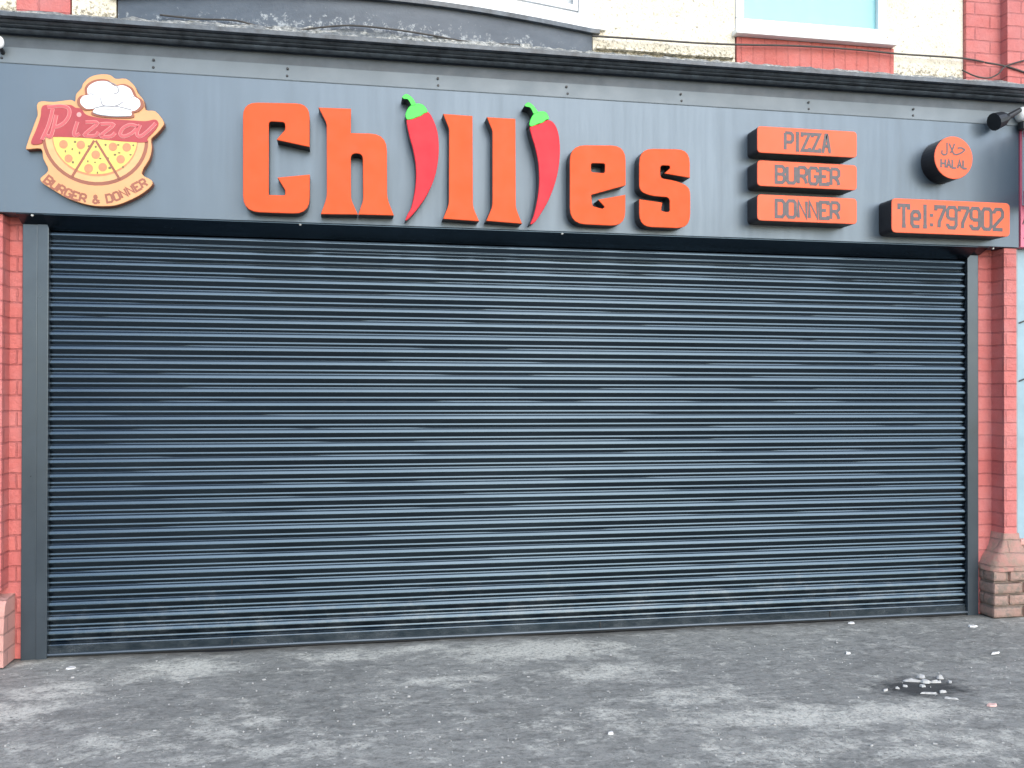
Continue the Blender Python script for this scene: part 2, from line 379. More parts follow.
# ------------------------------------------------------------ ground
def a_half(a, v):
    o = a.n('ShaderNodeMath', operation='MULTIPLY'); a.l(v, o.inputs[0]); o.inputs[1].default_value = .5; return o.outputs[0]
def pave():
    a = N('worn asphalt pavement'); P = a.coord()
    big = a.noise(1.1, 6, .65, a.coord((.6, 1.3, 1)), .6); mid = a.noise(7, 6, .72, a.coord((.8, 1.1, 1)), .4)
    grain = a.noise(130, 4, .8); fine = a.noise(420, 2, .7)
    c = a.ramp(big, [(.32, (.20, .202, .197)), (.55, (.262, .263, .257)), (.75, (.315, .315, .305))])
    # pale worn places: soft ellipses with ragged edges, at the places they have on this pavement
    spots = [(185,668,.30,.10,.9),(60,690,.25,.10,.75),(230,725,.30,.12,.45),(120,745,.5,.12,.3),(15,712,.22,.1,.9),(350,655,.35,.08,.6),(540,650,.55,.13,.95),(610,670,.35,.10,.65),
             (445,680,.35,.07,.5),(690,695,.35,.09,.7),(790,715,.40,.09,.8),(900,712,.40,.10,.8),(640,720,.6,.12,.35),(40,660,.2,.06,.6),(420,648,.2,.05,.6),(960,745,.5,.12,.45),(300,745,.5,.1,.35),(800,748,.5,.1,.4)]
    sp = a.n('ShaderNodeSeparateXYZ'); a.l(P, sp.inputs[0])
    acc = None
    for px, py, rx, ry, wt in spots:
        g = G(px, py)
        mp = a.n('ShaderNodeMapping'); mp.vector_type = 'TEXTURE'; mp.inputs['Location'].default_value = (g.x, g.y, 0); mp.inputs['Scale'].default_value = (rx*1.5, ry*2.4, 1000)
        a.l(P, mp.inputs[0]); ln = a.n('ShaderNodeVectorMath', operation='LENGTH'); a.l(mp.outputs[0], ln.inputs[0])
        mr = a.n('ShaderNodeMapRange'); mr.interpolation_type = 'SMOOTHSTEP'; a.l(ln.outputs['Value'], mr.inputs[0])
        mr.inputs[1].default_value = .15; mr.inputs[2].default_value = 1; mr.inputs[3].default_value = wt; mr.inputs[4].default_value = 0
        if acc is None: acc = mr.outputs[0]
        else:
            mx = a.n('ShaderNodeMath', operation='MAXIMUM'); a.l(acc, mx.inputs[0]); a.l(mr.outputs[0], mx.inputs[1]); acc = mx.outputs[0]
    k = a.n('ShaderNodeMath', operation='MULTIPLY_ADD'); a.l(acc, k.inputs[0]); k.inputs[1].default_value = .34; a.l(mid, k.inputs[2])
    rag = a.noise(16, 7, .85, a.coord((.75, 1, 1))); k2 = a.n('ShaderNodeMath', operation='MULTIPLY_ADD'); a.l(rag, k2.inputs[0]); k2.inputs[1].default_value = .7; a.l(k.outputs[0], k2.inputs[2])
    pale = a.ramp(a_half(a, k2.outputs[0]), [(.44, 0.), (.56, 1.)])
    gr2 = a.noise(48, 5, .85); gr3 = a.noise(19, 5, .8, a.coord((.6, 1.1, 1)))
    gm = a.ramp(gr2, [(.36, .25), (.58, 1.)])
    pm = a.n('ShaderNodeMath', operation='MULTIPLY'); a.l(pale, pm.inputs[0]); a.l(gm, pm.inputs[1])
    c = a.mix(a.ramp(gr3, [(.38, .55), (.52, 0.)]), c, (.085, .087, .083))
    c = a.mix(a.ramp(gr3, [(.54, 0.), (.72, .55)]), c, (.33, .33, .31))
    c = a.mix(pm.outputs[0], c, (.62, .61, .57))
    c = a.mix(a.ramp(gr2, [(.34, .7), (.46, 0.)]), c, (.065, .066, .063))
    c = a.mix(a.ramp(gr2, [(.57, 0.), (.70, .6)]), c, (.42, .42, .395))
    c = a.mix(a.ramp(fine, [(.62, 0.), (.72, .5)]), c, (.62, .61, .58))
    vo = a.n('ShaderNodeTexVoronoi', Scale=26.0); a.l(P, vo.inputs['Vector'])
    wn = a.n('ShaderNodeSeparateColor'); a.l(vo.outputs['Color'], wn.inputs[0])
    sz = a.n('ShaderNodeMath', operation='MULTIPLY_ADD'); a.l(wn.outputs[0], sz.inputs[0]); sz.inputs[1].default_value = .5; sz.inputs[2].default_value = -.32
    ch = a.n('ShaderNodeMath', operation='LESS_THAN'); a.l(vo.outputs['Distance'], ch.inputs[0]); a.l(sz.outputs[0], ch.inputs[1])
    c = a.mix(ch.outputs[0], c, (.60, .59, .56))                                   # embedded pale chippings
    g = G(922, 686)
    mp = a.n('ShaderNodeMapping'); mp.vector_type = 'TEXTURE'; mp.inputs['Location'].default_value = (g.x, g.y, 0); mp.inputs['Scale'].default_value = (.36, .22, 1000)
    a.l(P, mp.inputs[0]); ln = a.n('ShaderNodeVectorMath', operation='LENGTH'); a.l(mp.outputs[0], ln.inputs[0])
    dd = a.n('ShaderNodeMath', operation='MULTIPLY_ADD'); a.l(gr3, dd.inputs[0]); dd.inputs[1].default_value = 1.3; a.l(ln.outputs['Value'], dd.inputs[2])
    c = a.mix(a.ramp(a_half(a, dd.outputs[0]), [(.52, .9), (.78, 0.)]), c, (.03, .032, .034))
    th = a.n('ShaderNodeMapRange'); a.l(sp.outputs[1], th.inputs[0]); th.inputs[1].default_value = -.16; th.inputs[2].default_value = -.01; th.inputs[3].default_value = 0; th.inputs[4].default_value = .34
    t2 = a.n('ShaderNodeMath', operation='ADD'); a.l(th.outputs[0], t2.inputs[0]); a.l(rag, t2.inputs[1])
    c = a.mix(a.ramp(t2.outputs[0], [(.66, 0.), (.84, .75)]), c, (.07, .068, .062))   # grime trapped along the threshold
    c = a.mix(1.0, c, (1.0, 1.0, .94), 'MULTIPLY')
    a.col(c); a.set(Roughness=a.ramp(mid, [(.3, .6), (.7, .85)]), Specular_IOR_Level=.45)
    q = a.bump(grain, .55, .006); a.bump(mid, .35, .02, q); return a.m
bm = bmesh.new(); nx, ny = 110, 34
gx0, gx1, gy0, gy1 = -3.2, 11, -3.4, .9
vv = [[bm.verts.new((gx0+(gx1-gx0)*i/nx, gy0+(gy1-gy0)*j/ny, .0)) for i in range(nx+1)] for j in range(ny+1)]
for row in vv:
    for v in row:
        e = min(1, max(0, (v.co.y+3.4)/.5), max(0, (v.co.x-gx0)/.6), max(0, (gx1-v.co.x)/.6))
        v.co.z = e*(.010*noise.noise(v.co*1.3)+.005*noise.noise(v.co*4)) - .004
for j in range(ny):
    for i in range(nx): bm.faces.new((vv[j][i], vv[j][i+1], vv[j+1][i+1], vv[j+1][i]))
M['pave'] = pave()
tag(link('pavement', bm, M['pave'], origin=(0, 0, 0), smooth=True), 'worn grey asphalt pavement with pale patches', 'pavement', kind='structure')
bm = bmesh.new(); sweep(bm, [(-3.55, -.14), (-3.55, -.02), (-3.53, -.002), (-3.4, -.002), (-3.4, -.14)], -40, 40)
tag(link('kerb', bm, plain('kerb concrete', (.32, .31, .29), .8, .2, 8, bump=.4), origin=(0, 0, 0)), kind='structure')
bm = bmesh.new(); bm.faces.new([bm.verts.new(p) for p in ((-150, -150, -.125), (150, -150, -.125), (150, 150, -.125), (-150, 150, -.125))])
tag(link('road', bm, plain('road asphalt', (.055, .056, .06), .8, .25, 3, bump=.4), origin=(0, 0, 0)), kind='structure')
bm = bmesh.new()
for x0, x1 in ((-40, gx0), (gx1, 40)): box(bm, x0, x1, gy0, gy1, -.12, -.004)
tag(link('pavement', bm, M['pave'], origin=(0, 0, 0)), kind='structure')

# ------------------------------------------------------------ building
B = thing('terraced_building', 'terraced shop building with cream pebbledash upper wall, bow window and red painted brick', 'building', (0, .1, 0))
XUW0, XUW1 = U(72, 5, YW).x, U(963, 60, YW).x
bm = bmesh.new(); box(bm, -1.6, 10, YW+.3, 6, ZB-.1, 6.4)                     # body behind
box(bm, -1.6, 10, .34, 6, 0, ZB-.1)
link('body', bm, M['cream'], B)
# upper wall with window openings (cream)
wx0, wx1 = U(735, 40, YW).x, U(886, 45, YW).x
wz0 = U(886, 47, YW).z
XBC = U(366, 30, YW).x; HB = U(592, 40, YW).x-XBC
bm = bmesh.new()
for x0, x1 in ((XUW0, XBC-HB-.01), (XBC+HB+.005, wx0), (wx1, XUW1)): box(bm, x0, x1, YW, YW+.3, ZFL-.06, 6.4)
box(bm, wx0, wx1, YW, YW+.3, wz0+1.35, 6.4); box(bm, XBC-HB-.01, XBC+HB+.005, YW, YW+.3, ZFL+2.0, 6.4)
link('wall', bm, M['cream'], B)
bm = bmesh.new(); box(bm, U(736, 50, YW).x, U(893, 60, YW).x, YW-.012, YW+.2, ZFL-.05, wz0-.012, .004)
link('red_sill_course', bm, M['soldier'], B)
bm = bmesh.new(); box(bm, U(17, 2, YW).x, U(70.5, 5, YW).x, YW-.012, YW+.2, ZFL-.02, ZFL+.9, .004)
link('red_sill_course', bm, M['redbrick'], B)
bm = bmesh.new(); box(bm, -1.6, U(16.5, 2, YW).x, YW, YW+.2, ZFL-.02, 6.4)
link('wall', bm, M['cream'], B)
# upper brick pilaster, two steps
bm = bmesh.new(); box(bm, XUW1+.003, U(996, 60, YW).x+.05, YW-.03, YW+.29, ZFL-.05, 6.4)
xs = U(996, 60, YW).x+.012
box(bm, xs, xs+.95, YW-.10, YW+.28, ZFL-.05, 6.4)
link('brick_pilaster', bm, M['redbrick'], B)
# straggling render ledge line under the upper wall
bm = bmesh.new()
sweep(bm, [(YW-.02, ZFL+.085), (YW-.034, ZFL+.08), (YW-.034, ZFL+.068), (YW+.01, ZFL+.06)], XBC+HB+.02, wx0-.02, nx=60, wob=.006)
link('render_drip', bm, M['cream'], B)

# cornice and flashing
bm = bmesh.new()
z = lambda py: U(0, py, -.18).z
prof = [(-.10, ZN), (-.135, ZN+.002), (-.14, z(29.5)), (-.16, z(28.8)), (-.168, z(27.5)), (-.164, z(26.2)), (-.15, z(25.6)), (-.17, z(25.0)), (-.186, z(24.4)), (-.19, z(23.6)), (-.18, z(23.2)), (-.205, z(22.0)), (-.212, z(20.8)), (-.203, z(20.4)), (-.228, z(19.0)), (-.236, z(17.6)), (-.228, z(17.1)), (YC, z(15.6)), (YC, ZC-.012), (YC+.012, ZC), (-.06, ZC+.012)]
sweep(bm, prof, XL-1.2, 9.5, nx=90, wob=.0012)
cor = link('cornice', bm, M['cornice'], B, autos=35)
def bow(x):
    t = abs(x-XBC)/HB
    return YW-.25*max(0, math.cos(min(1, t)*math.pi/2)) if t < 1 else YW
bm = bmesh.new(); rows = []
n = 420; fx0, fx1 = XL-1.2, 9.4
for i in range(n+1):
    x = fx0+(fx1-fx0)*i/n; yb = min(bow(x), YW)-.004; row = []
    for k in range(6):
        t = k/5; y = (YC+.006)*(1-t)+yb*t
        zz = ZC+.006+t*(.030+.30*(yb-YC)) + .016*noise.fractal((x*9, t*4, 3), .8, 2, 4)*(.6+t)+.010
        row.append(bm.verts.new((x, y-.004*noise.noise((x*20, t*5, 0)), zz)))
    rows.append(row)
for a, b in zip(rows, rows[1:]):
    for k in range(5): bm.faces.new((a[k], b[k], b[k+1], a[k+1]))
# front drip of the flashing
for a, b in zip(rows, rows[1:]):
    p = bm.verts.new(a[0].co+Vector((0, -.004, -.016-.009*noise.noise((a[0].co.x*6, 1, 1))))); q = bm.verts.new(b[0].co+Vector((0, -.004, -.016-.009*noise.noise((b[0].co.x*6, 1, 1))))); bm.faces.new((p, q, b[0], a[0]))
fl = link('flashing', bm, M['flashing'], cor)

# bow window: apron, sill, frame, panes
BW = bpy.data.objects.new('bow_window', None); COL.objects.link(BW); BW.parent = B; BW.location = (XBC, YW-.1, ZFL)
zfb = U(606, 36, YW).z                       # underside of the sill at the wall
def bowstrip(bm, off, z0, z1, thick, x0=-1, x1=1, n=48, mi=0):
    A = []
    for i in range(n+1):
        x = XBC+HB*(x0+(x1-x0)*i/n); y = bow(x)-off
        A.append([bm.verts.new(p) for p in ((x, y, z0), (x, y, z1), (x, y+thick, z1), (x, y+thick, z0))])
    for a, b in zip(A, A[1:]):
        for k in range(4): bm.faces.new((a[k], a[(k+1) % 4], b[(k+1) % 4], b[k])).material_index = mi
    bm.faces.new(A[0]); bm.faces.new(A[-1][::-1])
bm = bmesh.new(); bowstrip(bm, 0, ZFL-.1, zfb+.005, .2); link('apron', bm, M['skirt'], BW)
bm = bmesh.new(); bowstrip(bm, .035, zfb, zfb+.028, .16, -1.03, 1.03); link('sill', bm, M['cornice'], BW)
bm = bmesh.new(); bowstrip(bm, .022, zfb+.029, zfb+.115, .07, -1.0, 1.0)
bowstrip(bm, .03, zfb+.0295, zfb+.045, .08, -1.06, 1.06)
bowstrip(bm, .022, zfb+1.3, zfb+1.4, .07)
for t in (-1, -.6, -.2, .2, .6, .965):
    bowstrip(bm, .024, zfb+.116, zfb+1.299, .07, t-.035*(t > -1), t+.035, 3)
frm = link('frame', bm, M['white'], BW)
for a, b in ((-.96, -.64), (-.56, -.24), (-.16, .16), (.24, .56), (.64, .925)):
    bm = bmesh.new(); bowstrip(bm, .018, zfb+.13, zfb+.165, .03, a, b, 8); bowstrip(bm, .018, zfb+1.25, zfb+1.29, .03, a, b, 8)
    for e in (a, b-.02): bowstrip(bm, .0185, zfb+.1651, zfb+1.2499, .03, e, e+.02, 2)
    link('casement', bm, M['white'], frm)
bm = bmesh.new(); bowstrip(bm, -.01, zfb+.117, zfb+1.298, .01); link('pane', bm, M['glasspale'], BW)
bm = bmesh.new(); bowstrip(bm, -.06, zfb+.05, zfb+1.298, .006); link('curtain', bm, M['netwhite'], BW)

# upper right window
WN = bpy.data.objects.new('window', None); COL.objects.link(WN); WN.parent = B; WN.location = ((wx0+wx1)/2, YW-.1, wz0)
bm = bmesh.new(); zt = wz0+1.34; fwd = .062
zs = wz0+.03
box(bm, wx0+.002, wx1-.002, YW-.012, YW+.06, zs, zs+.085, .006)
box(bm, wx0+.002, wx1-.002, YW-.012, YW+.06, zt-.07, zt, .006)
box(bm, wx0+.002, wx0+.06, YW-.013, YW+.061, zs+.086, zt-.071, .006); box(bm, wx1-.065, wx1-.002, YW-.013, YW+.061, zs+.086, zt-.071, .006)
link('frame', bm, M['white'], WN)
bm = bmesh.new(); box(bm, wx0-.02, wx1+.045, YW-.07, YW+.05, wz0-.01, zs-.002, .006); link('sill', bm, M['white'], WN)
bm = bmesh.new(); box(bm, wx0+.06, wx1-.065, YW+.02, YW+.026, zs+.085, zt-.07); link('pane', bm, M['glass'], WN)
bm = bmesh.new(); nn = 90
pp = [[bm.verts.new((wx0+.05+(wx1-wx0-.13)*i/nn, YW+.075+.012*math.sin(i*.9)+.008*math.sin(i*.37), zz)) for zz in (zs+.02, zt)] for i in range(nn+1)]
for a, b in zip(pp, pp[1:]): bm.faces.new((a[0], a[1], b[1], b[0]))
link('curtain', bm, M['curtain'], WN, smooth=True)
bm = bmesh.new(); box(bm, wx1-.088, wx1-.08, YW+.03, YW+.034, zs+.087, zt-.072); link('curtain_edge', bm, M['greymetal'], WN)

# lower brickwork
bm = bmesh.new(); box(bm, -.135, -.004, .03, .33, 0, ZB+.5); link('side_wall', bm, M['redbrick'], B)
XJ = U(978.4, 300, 0).x
px1 = U(1001.5, 300, -.08).x; px2 = U(1014, 300, -.08).x
bm = bmesh.new(); box(bm, XJ+.004, px1+.03, .02, .33, 0, ZB+.5); link('side_wall', bm, M['redbrick'], B)
bm = bmesh.new(); box(bm, px1, px2, -.105, .32, .30, ZB-.004, .004); pr = link('brick_pilaster', bm, M['redbrick'], B)
xl = U(2.2, 400, -.08).x
bm = bmesh.new(); box(bm, -.9, xl, -.085, .32, .42, ZB-.004, .004); pl_ = link('brick_pilaster', bm, M['redbrick'], B)
def plinth(x0, x1, yf, h, name, parent, top, cap):
    bm = bmesh.new()
    prof = [(.3, 0), (yf-.012, 0), (yf-.01, h*.55), (yf, h*.8), (yf+.012, h*.9), (yf+.035, h*.97), (yf+.07, h), (.3, h+.02)]
    sweep(bm, prof, x0, x1, closed=True, nx=14, wob=.018)
    return link(name, bm, top, parent, smooth=False)
plinth(-.9, U(13.2, 640, -.0).x, -.14, U(8, 600, -.14).z, 'plinth', pl_, M['pinkbrick'], 0)
bm = bmesh.new()
for j in range(4):
    for i in range(3):
        x0 = U(981, 590, .0).x+.0+i*.235-(.11 if j % 2 else 0); x1 = x0+.225
        x0 = max(x0, U(981, 590, .0).x)
        if x1-x0 < .03: continue
        sh = rnd.uniform(-.008, .008)
        box(bm, x0, x1, -.128+sh, .3, .005+j*.082, .005+j*.082+.074, .02)
box(bm, U(982.5, 590, 0).x, U(982, 590, 0).x+.66, -.112, .29, 0, .33, .004)
pq = link('plinth', bm, M['plinthbrick'], pr)
bm = bmesh.new(); xq = U(980.3, 590, 0).x; rows = []
for zz, t_ in ((.322, 0), (.35, .02), (.385, .12), (.42, .34), (.455, .60), (.49, .80), (.53, .92), (.58, 1.0)):
    x0 = xq+(px1-.004-xq)*t_; yf = -.140+.032*t_; x1 = xq+.36-(.36-(px2+.004-xq))*t_*.9
    rad = .025*(1-t_)+.004; row = []
    for x, y in ((x0, .29), (x0, .06), (x0, yf+rad*2), (x0+rad*.6, yf+rad*.6), (x0+rad*2, yf), (x0+.5*(x1-x0), yf), (x1-rad*2, yf), (x1, yf+rad*2), (x1, .06), (x1, .29)):
        k = .010*(1-t_*.7); row.append(bm.verts.new((x+k*noise.noise((x*14, y*14, zz*14)), y+k*noise.noise((x*14+7, y*14, zz*14)), zz+k*noise.noise((x*9, y*9, zz*9+4)))))
    rows.append(row)
for a, b in zip(rows, rows[1:]):
    for k in range(9): bm.faces.new((a[k], a[k+1], b[k+1], b[k]))
bm.faces.new(rows[-1]); bm.faces.new(rows[0][::-1])
link('plinth_cap', bm, M['bellbrick'], pq, smooth=True, autos=50)

# ------------------------------------------------------------ roller shutter
SH = thing('roller_shutter', 'closed dark anthracite roller shutter filling the whole shopfront', 'shutter', (XJ/2, .1, 0))
jx0, jx1 = U(48, 450, 0).x, U(967.8, 450, 0).x
SY = .016                                                # face of the slat bulge
zbar0 = .006; zbar1 = U(48, 645, SY).z
P0 = (U(50, 645.5, SY).z-U(50, 231, SY).z)/-29.0
bm = bmesh.new(); prof = []
sl_prof = [(.0165, 0), (.0160, -.02), (.0068, -.06), (.0048, -.10), (.0032, -.145), (.0019, -.19), (.0009, -.235), (.0003, -.275), (.0, -.31), (.0006, -.335), (.0022, -.37), (.0052, -.43), (.0085, -.50), (.0118, -.57), (.0150, -.63),
           (.0153, -.65), (.0142, -.68), (.0130, -.715), (.0124, -.745), (.0126, -.765), (.0140, -.80), (.0165, -.86), (.0190, -.92), (.0192, -.97)]
zt0 = zbar1+P0*31
for k in range(31):
    for dy, dz in sl_prof: prof.append((SY+dy, zt0-k*P0+dz*P0))
prof.append((SY+.02, zbar1))
NX = 40
rows = []
for i in range(NX+1):
    x = jx0-.03+(jx1-jx0+.06)*i/NX
    rows.append([bm.verts.new((x, y+.0020*noise.noise((x*.8, z_*1.1, 0))+.0001*noise.noise((x*3.1, z_*6, 9)), z_+.0004*noise.noise((x*1.3, math.floor((zt0-z_)/P0)*3.1, 5)))) for y, z_ in prof])
for a, b in zip(rows, rows[1:]):
    for k in range(len(prof)-1): bm.faces.new((a[k], a[k+1], b[k+1], b[k]))
link('curtain', bm, M['shutter'], SH, smooth=True, autos=50)
bm = bmesh.new(); sweep(bm, [(SY+.04, zbar1-.001), (SY+.004, zbar1-.001), (SY+.001, zbar1-.006), (SY+.001, zbar0+.02), (SY+.04, zbar0+.02)], jx0-.02, jx1+.02, closed=True)
bb = link('bottom_bar', bm, M['shutter'], SH)
bm = bmesh.new(); sweep(bm, [(SY+.03, zbar0+.019), (SY-.012, zbar0+.019), (SY-.016, zbar0+.012), (SY-.012, zbar0+.004), (SY+.03, zbar0+.004)], jx0-.02, jx1+.02, closed=True)
link('lip', bm, M['rail'], bb)
bm = bmesh.new(); sweep(bm, [(SY+.03, .02), (SY+.004, .02), (SY+.004, .0), (SY-.01, -.01), (SY+.03, -.01)], jx0-.02, jx1+.02, closed=True); 
sweep(bm, [(SY+.028, zbar0+.004), (SY+.006, zbar0+.003), (SY+.006, .0), (SY+.028, .0)], jx0-.02, jx1+.02, closed=True)
link('rubber_seal', bm, M['black'], bb)
for px in (232, 600, 830):
    x = U(px, 640, SY).x; bm = bmesh.new(); box(bm, x-.004, x+.004, SY-.003, SY+.002, zbar0+.022, zbar1-.008)
    link('joint', bm, M['black'], bb)
xm = U(36.5, 450, 0).x; xo = .0
bm = bmesh.new(); box(bm, xo, xm, 0, .16, -.01, ZB+.1, .003); box(bm, xm+.0005, jx0, -.006, .055, -.01, ZB+.1, .004)
link('guide_rail', bm, M['rail'], SH)
bm = bmesh.new(); box(bm, jx1, XJ, 0, .16, -.01, ZB+.1, .004); link('guide_rail', bm, M['rail'], SH)
zh = U(50, 230.5, .012).z; zj = U(25, 224, 0).z
bm = bmesh.new(); sweep(bm, [(.012, zh), (.006, zh+.004), (YF+.012, ZB-.0045), (YF+.012, ZB-.001), (.05, ZB-.001), (.05, zh)], jx0+.001, jx1-.001, closed=True)
link('hood', bm, M['shutter'], SH)
for a, b in ((xo-.001, jx0), (jx1, XJ+.001)):
    bm = bmesh.new(); sweep(bm, [(.02, zj), (-.010, zj), (YF+.014, ZB-.003), (YF+.014, ZB-.001), (.02, ZB-.001)], a, b, closed=True); link('end_bracket', bm, M['shutter'], SH)

# ------------------------------------------------------------ fascia
FA = thing('fascia_board', 'long satin grey aluminium fascia board above the shutter', 'fascia', ((XL+XR)/2, 0, ZB))
bm = bmesh.new(); box(bm, XL, XR, YF, .04, ZB, ZP-.002, .003); link('panel', bm, M['panel'], FA)
bm = bmesh.new(); sweep(bm, [(YF-.003, ZP-.004), (YF-.0045, ZP), (YF+.006, ZS), (.02, ZS), (.02, ZP-.004)], XL, XR, closed=True); link('folded_strip', bm, M['strip'], FA)
bm = bmesh.new(); sweep(bm, [(YF+.012, ZS+.002), (YF+.018, ZN+.01), (.02, ZN+.01), (.02, ZS+.002)], XL, XR+.6, closed=True, nx=40, wob=.002); link('board', bm, M['band'], FA)
for px, py in ((2, 52), (154, 61), (287, 72), (438, 82), (567, 91), (681, 99), (809, 104), (913, 111)):
    for dz in (-.022, .022):
        c = U(px, py, YF); zc = (ZP+ZS)/2+dz
        bm = bmesh.new(); plate(bm, ell(c.x+rnd.uniform(-.004, .004), zc, .0075, n=10), YF-.007, YF, ch=.002); link('screw', bm, M['black'], FA)
for px in (31, 142, 300, 438, 563, 700, 841, 995):
    x = U(px, 230, YF).x; bm = bmesh.new(); bmesh.ops.create_icosphere(bm, subdivisions=2, radius=.008, matrix=Matrix.Translation((x, YF+.02, ZB-.008)))
    if px in (31, 300, 563, 995): link('fixing', bm, M['scrap'], FA)
    else: bm.free()

# ------------------------------------------------------------ raised letters
def Q(pts, ox, oy, s): return [(ox+a/s, oy+b/s) for a, b in pts]
DL = .10; YL = YF-DL
def letter(name, ch, pts, rad, holes=(), label='', cat='letter', group='raised orange letters of the shop name'):
    out = fillet(XZ(pts, YL), [r/150 for r in rad] if isinstance(rad, list) else rad/150)
    hs = [fillet(XZ(h, YL), r/150) for h, r in holes]
    bm = bmesh.new(); plate(bm, out, YL, YF+.0005, hs, ch=.003, side=1)
    o = link(name, bm, [M['orange'], M['return']]); return tag(o, label, cat, group)
def Qc(p): return Q(p, 220, 80, 4.267)
C = [(98,95,12),(382,100,12),(382,286,0),(240,255,1),(278,212,1),(278,180,3),(208,176,3),(208,490,0),(278,492,1),(278,470,0),(245,416,0),(383,403,0),(382,572,14),(98,562,14)]
letter('letter', 'C', Qc([(a, b) for a, b, r in C]), [r for a, b, r in C], label='large orange raised capital C at the start of the shop name')
H = [(420,117,0),(559,122,0),(558,226,0),(712,229,20),(713,505,6),(742,578,0),(590,574,0),(611,512,3),(609,314,5),(558,312,5),(559,508,3),(588,574,0),(430,572,0),(456,500,5),(455,185,3)]
letter('letter', 'h', Qc([(a, b) for a, b, r in H]), [r for a, b, r in H], label='tall orange raised letter h between the capital C and the first red chilli')
def Qd(p): return Q(p, 380, 80, 4.8)
L1 = [(303,162,0),(444,172,0),(446,608,4),(476,678,0),(303,666,0),(331,597,4),(332,235,2)]
letter('letter', 'l', Qd([(a, b) for a, b, r in L1]), [r for a, b, r in L1], label='orange raised letter l just right of the first red chilli')
L2 = [(513,178,0),(650,186,0),(652,613,4),(682,690,0),(510,676,0),(540,606,4),(540,245,2)]
letter('letter', 'l', Qd([(a, b) for a, b, r in L2]), [r for a, b, r in L2], label='orange raised letter l just left of the second red chilli')
def Qe(p): return Q(p, 500, 90, 4.654)
E_ = [(325,256,15),(585,258,14),(585,444,1),(425,488,0),(430,540,2),(478,553,2),(488,545,1),(456,510,1),(584,487,0),(583,634,14),(325,622,15)]
letter('letter', 'e', Qe([(a, b) for a, b, r in E_]), [r for a, b, r in E_], holes=[(Qe([(424,340),(489,342),(488,387),(424,382)]), 2)], label='orange raised letter e with a slanted slit right of the second chilli')
S_ = [(648,272,14),(884,276,14),(884,409,0),(764,388,1),(792,364,2),(790,352,3),(747,350,3),(746,410,4),(826,424,10),(886,452,10),(886,645,14),(648,636,14),(648,508,0),(756,524,0),(749,562,2),(775,568,3),(790,566,3),(790,500,4),(700,492,10),(648,470,10)]
letter('letter', 's', Qe([(a, b) for a, b, r in S_]), [r for a, b, r in S_], label='orange raised letter s ending the shop name')

def chilli(body, calyx, stem, label):
    o = None
    bm = bmesh.new(); bb_ = spline(XZ(body, YL), 5); plate(bm, bb_, YL, YF+.0005, ch=.004, side=1)
    cx = sum(p[0] for p in bb_)/len(bb_); cz = min(p[1] for p in bb_)
    t = thing('chilli_cutout', label, 'chilli', (cx, YF, cz), 'red chilli cutouts standing in for letters')
    link('body', bm, [M['chilli'], M['return']], t)
    bm = bmesh.new(); plate(bm, spline(XZ(calyx, YL-.004), 4), YL-.004, YF+.0005, ch=.003, side=1); ca = link('calyx', bm, [M['green'], M['return']], t)
    bm = bmesh.new(); plate(bm, spline(XZ(stem, YL-.006), 4), YL-.006, YF+.0005, ch=.002, side=1); link('stem', bm, [M['green'], M['return']], t)
b1 = [(128,187),(165,182),(205,158),(230,152),(256,190),(278,262),(281,360),(264,460),(226,550),(172,628),(134,668),(122,672),(132,645),(152,605),(170,510),(172,420),(160,340),(140,265)]
c1 = [(124,158),(140,128),(165,114),(198,114),(220,132),(228,153),(212,160),(196,172),(178,178),(158,186),(132,190),(123,176)]
s1 = [(106,82),(124,67),(146,76),(162,94),(172,116),(152,122),(143,106),(132,92),(116,90)]
chilli(Qd(b1), Qd(c1), Qd(s1), 'red chilli with green cap between the letters h and l')
b2 = [(721,222),(760,212),(790,196),(812,192),(838,210),(858,262),(864,350),(850,460),(812,570),(760,660),(738,686),(722,690),(738,650),(756,570),(764,490),(760,400),(745,325),(727,265)]
c2 = [(717,210),(726,180),(742,160),(770,150),(798,155),(812,185),(796,192),(782,204),(760,210),(742,218),(724,222)]
s2 = [(694,122),(710,107),(730,116),(746,134),(758,154),(738,162),(730,146),(720,132),(704,128)]
chilli(Qd(b2), Qd(c2), Qd(s2), 'red chilli with green cap between the second l and the e')

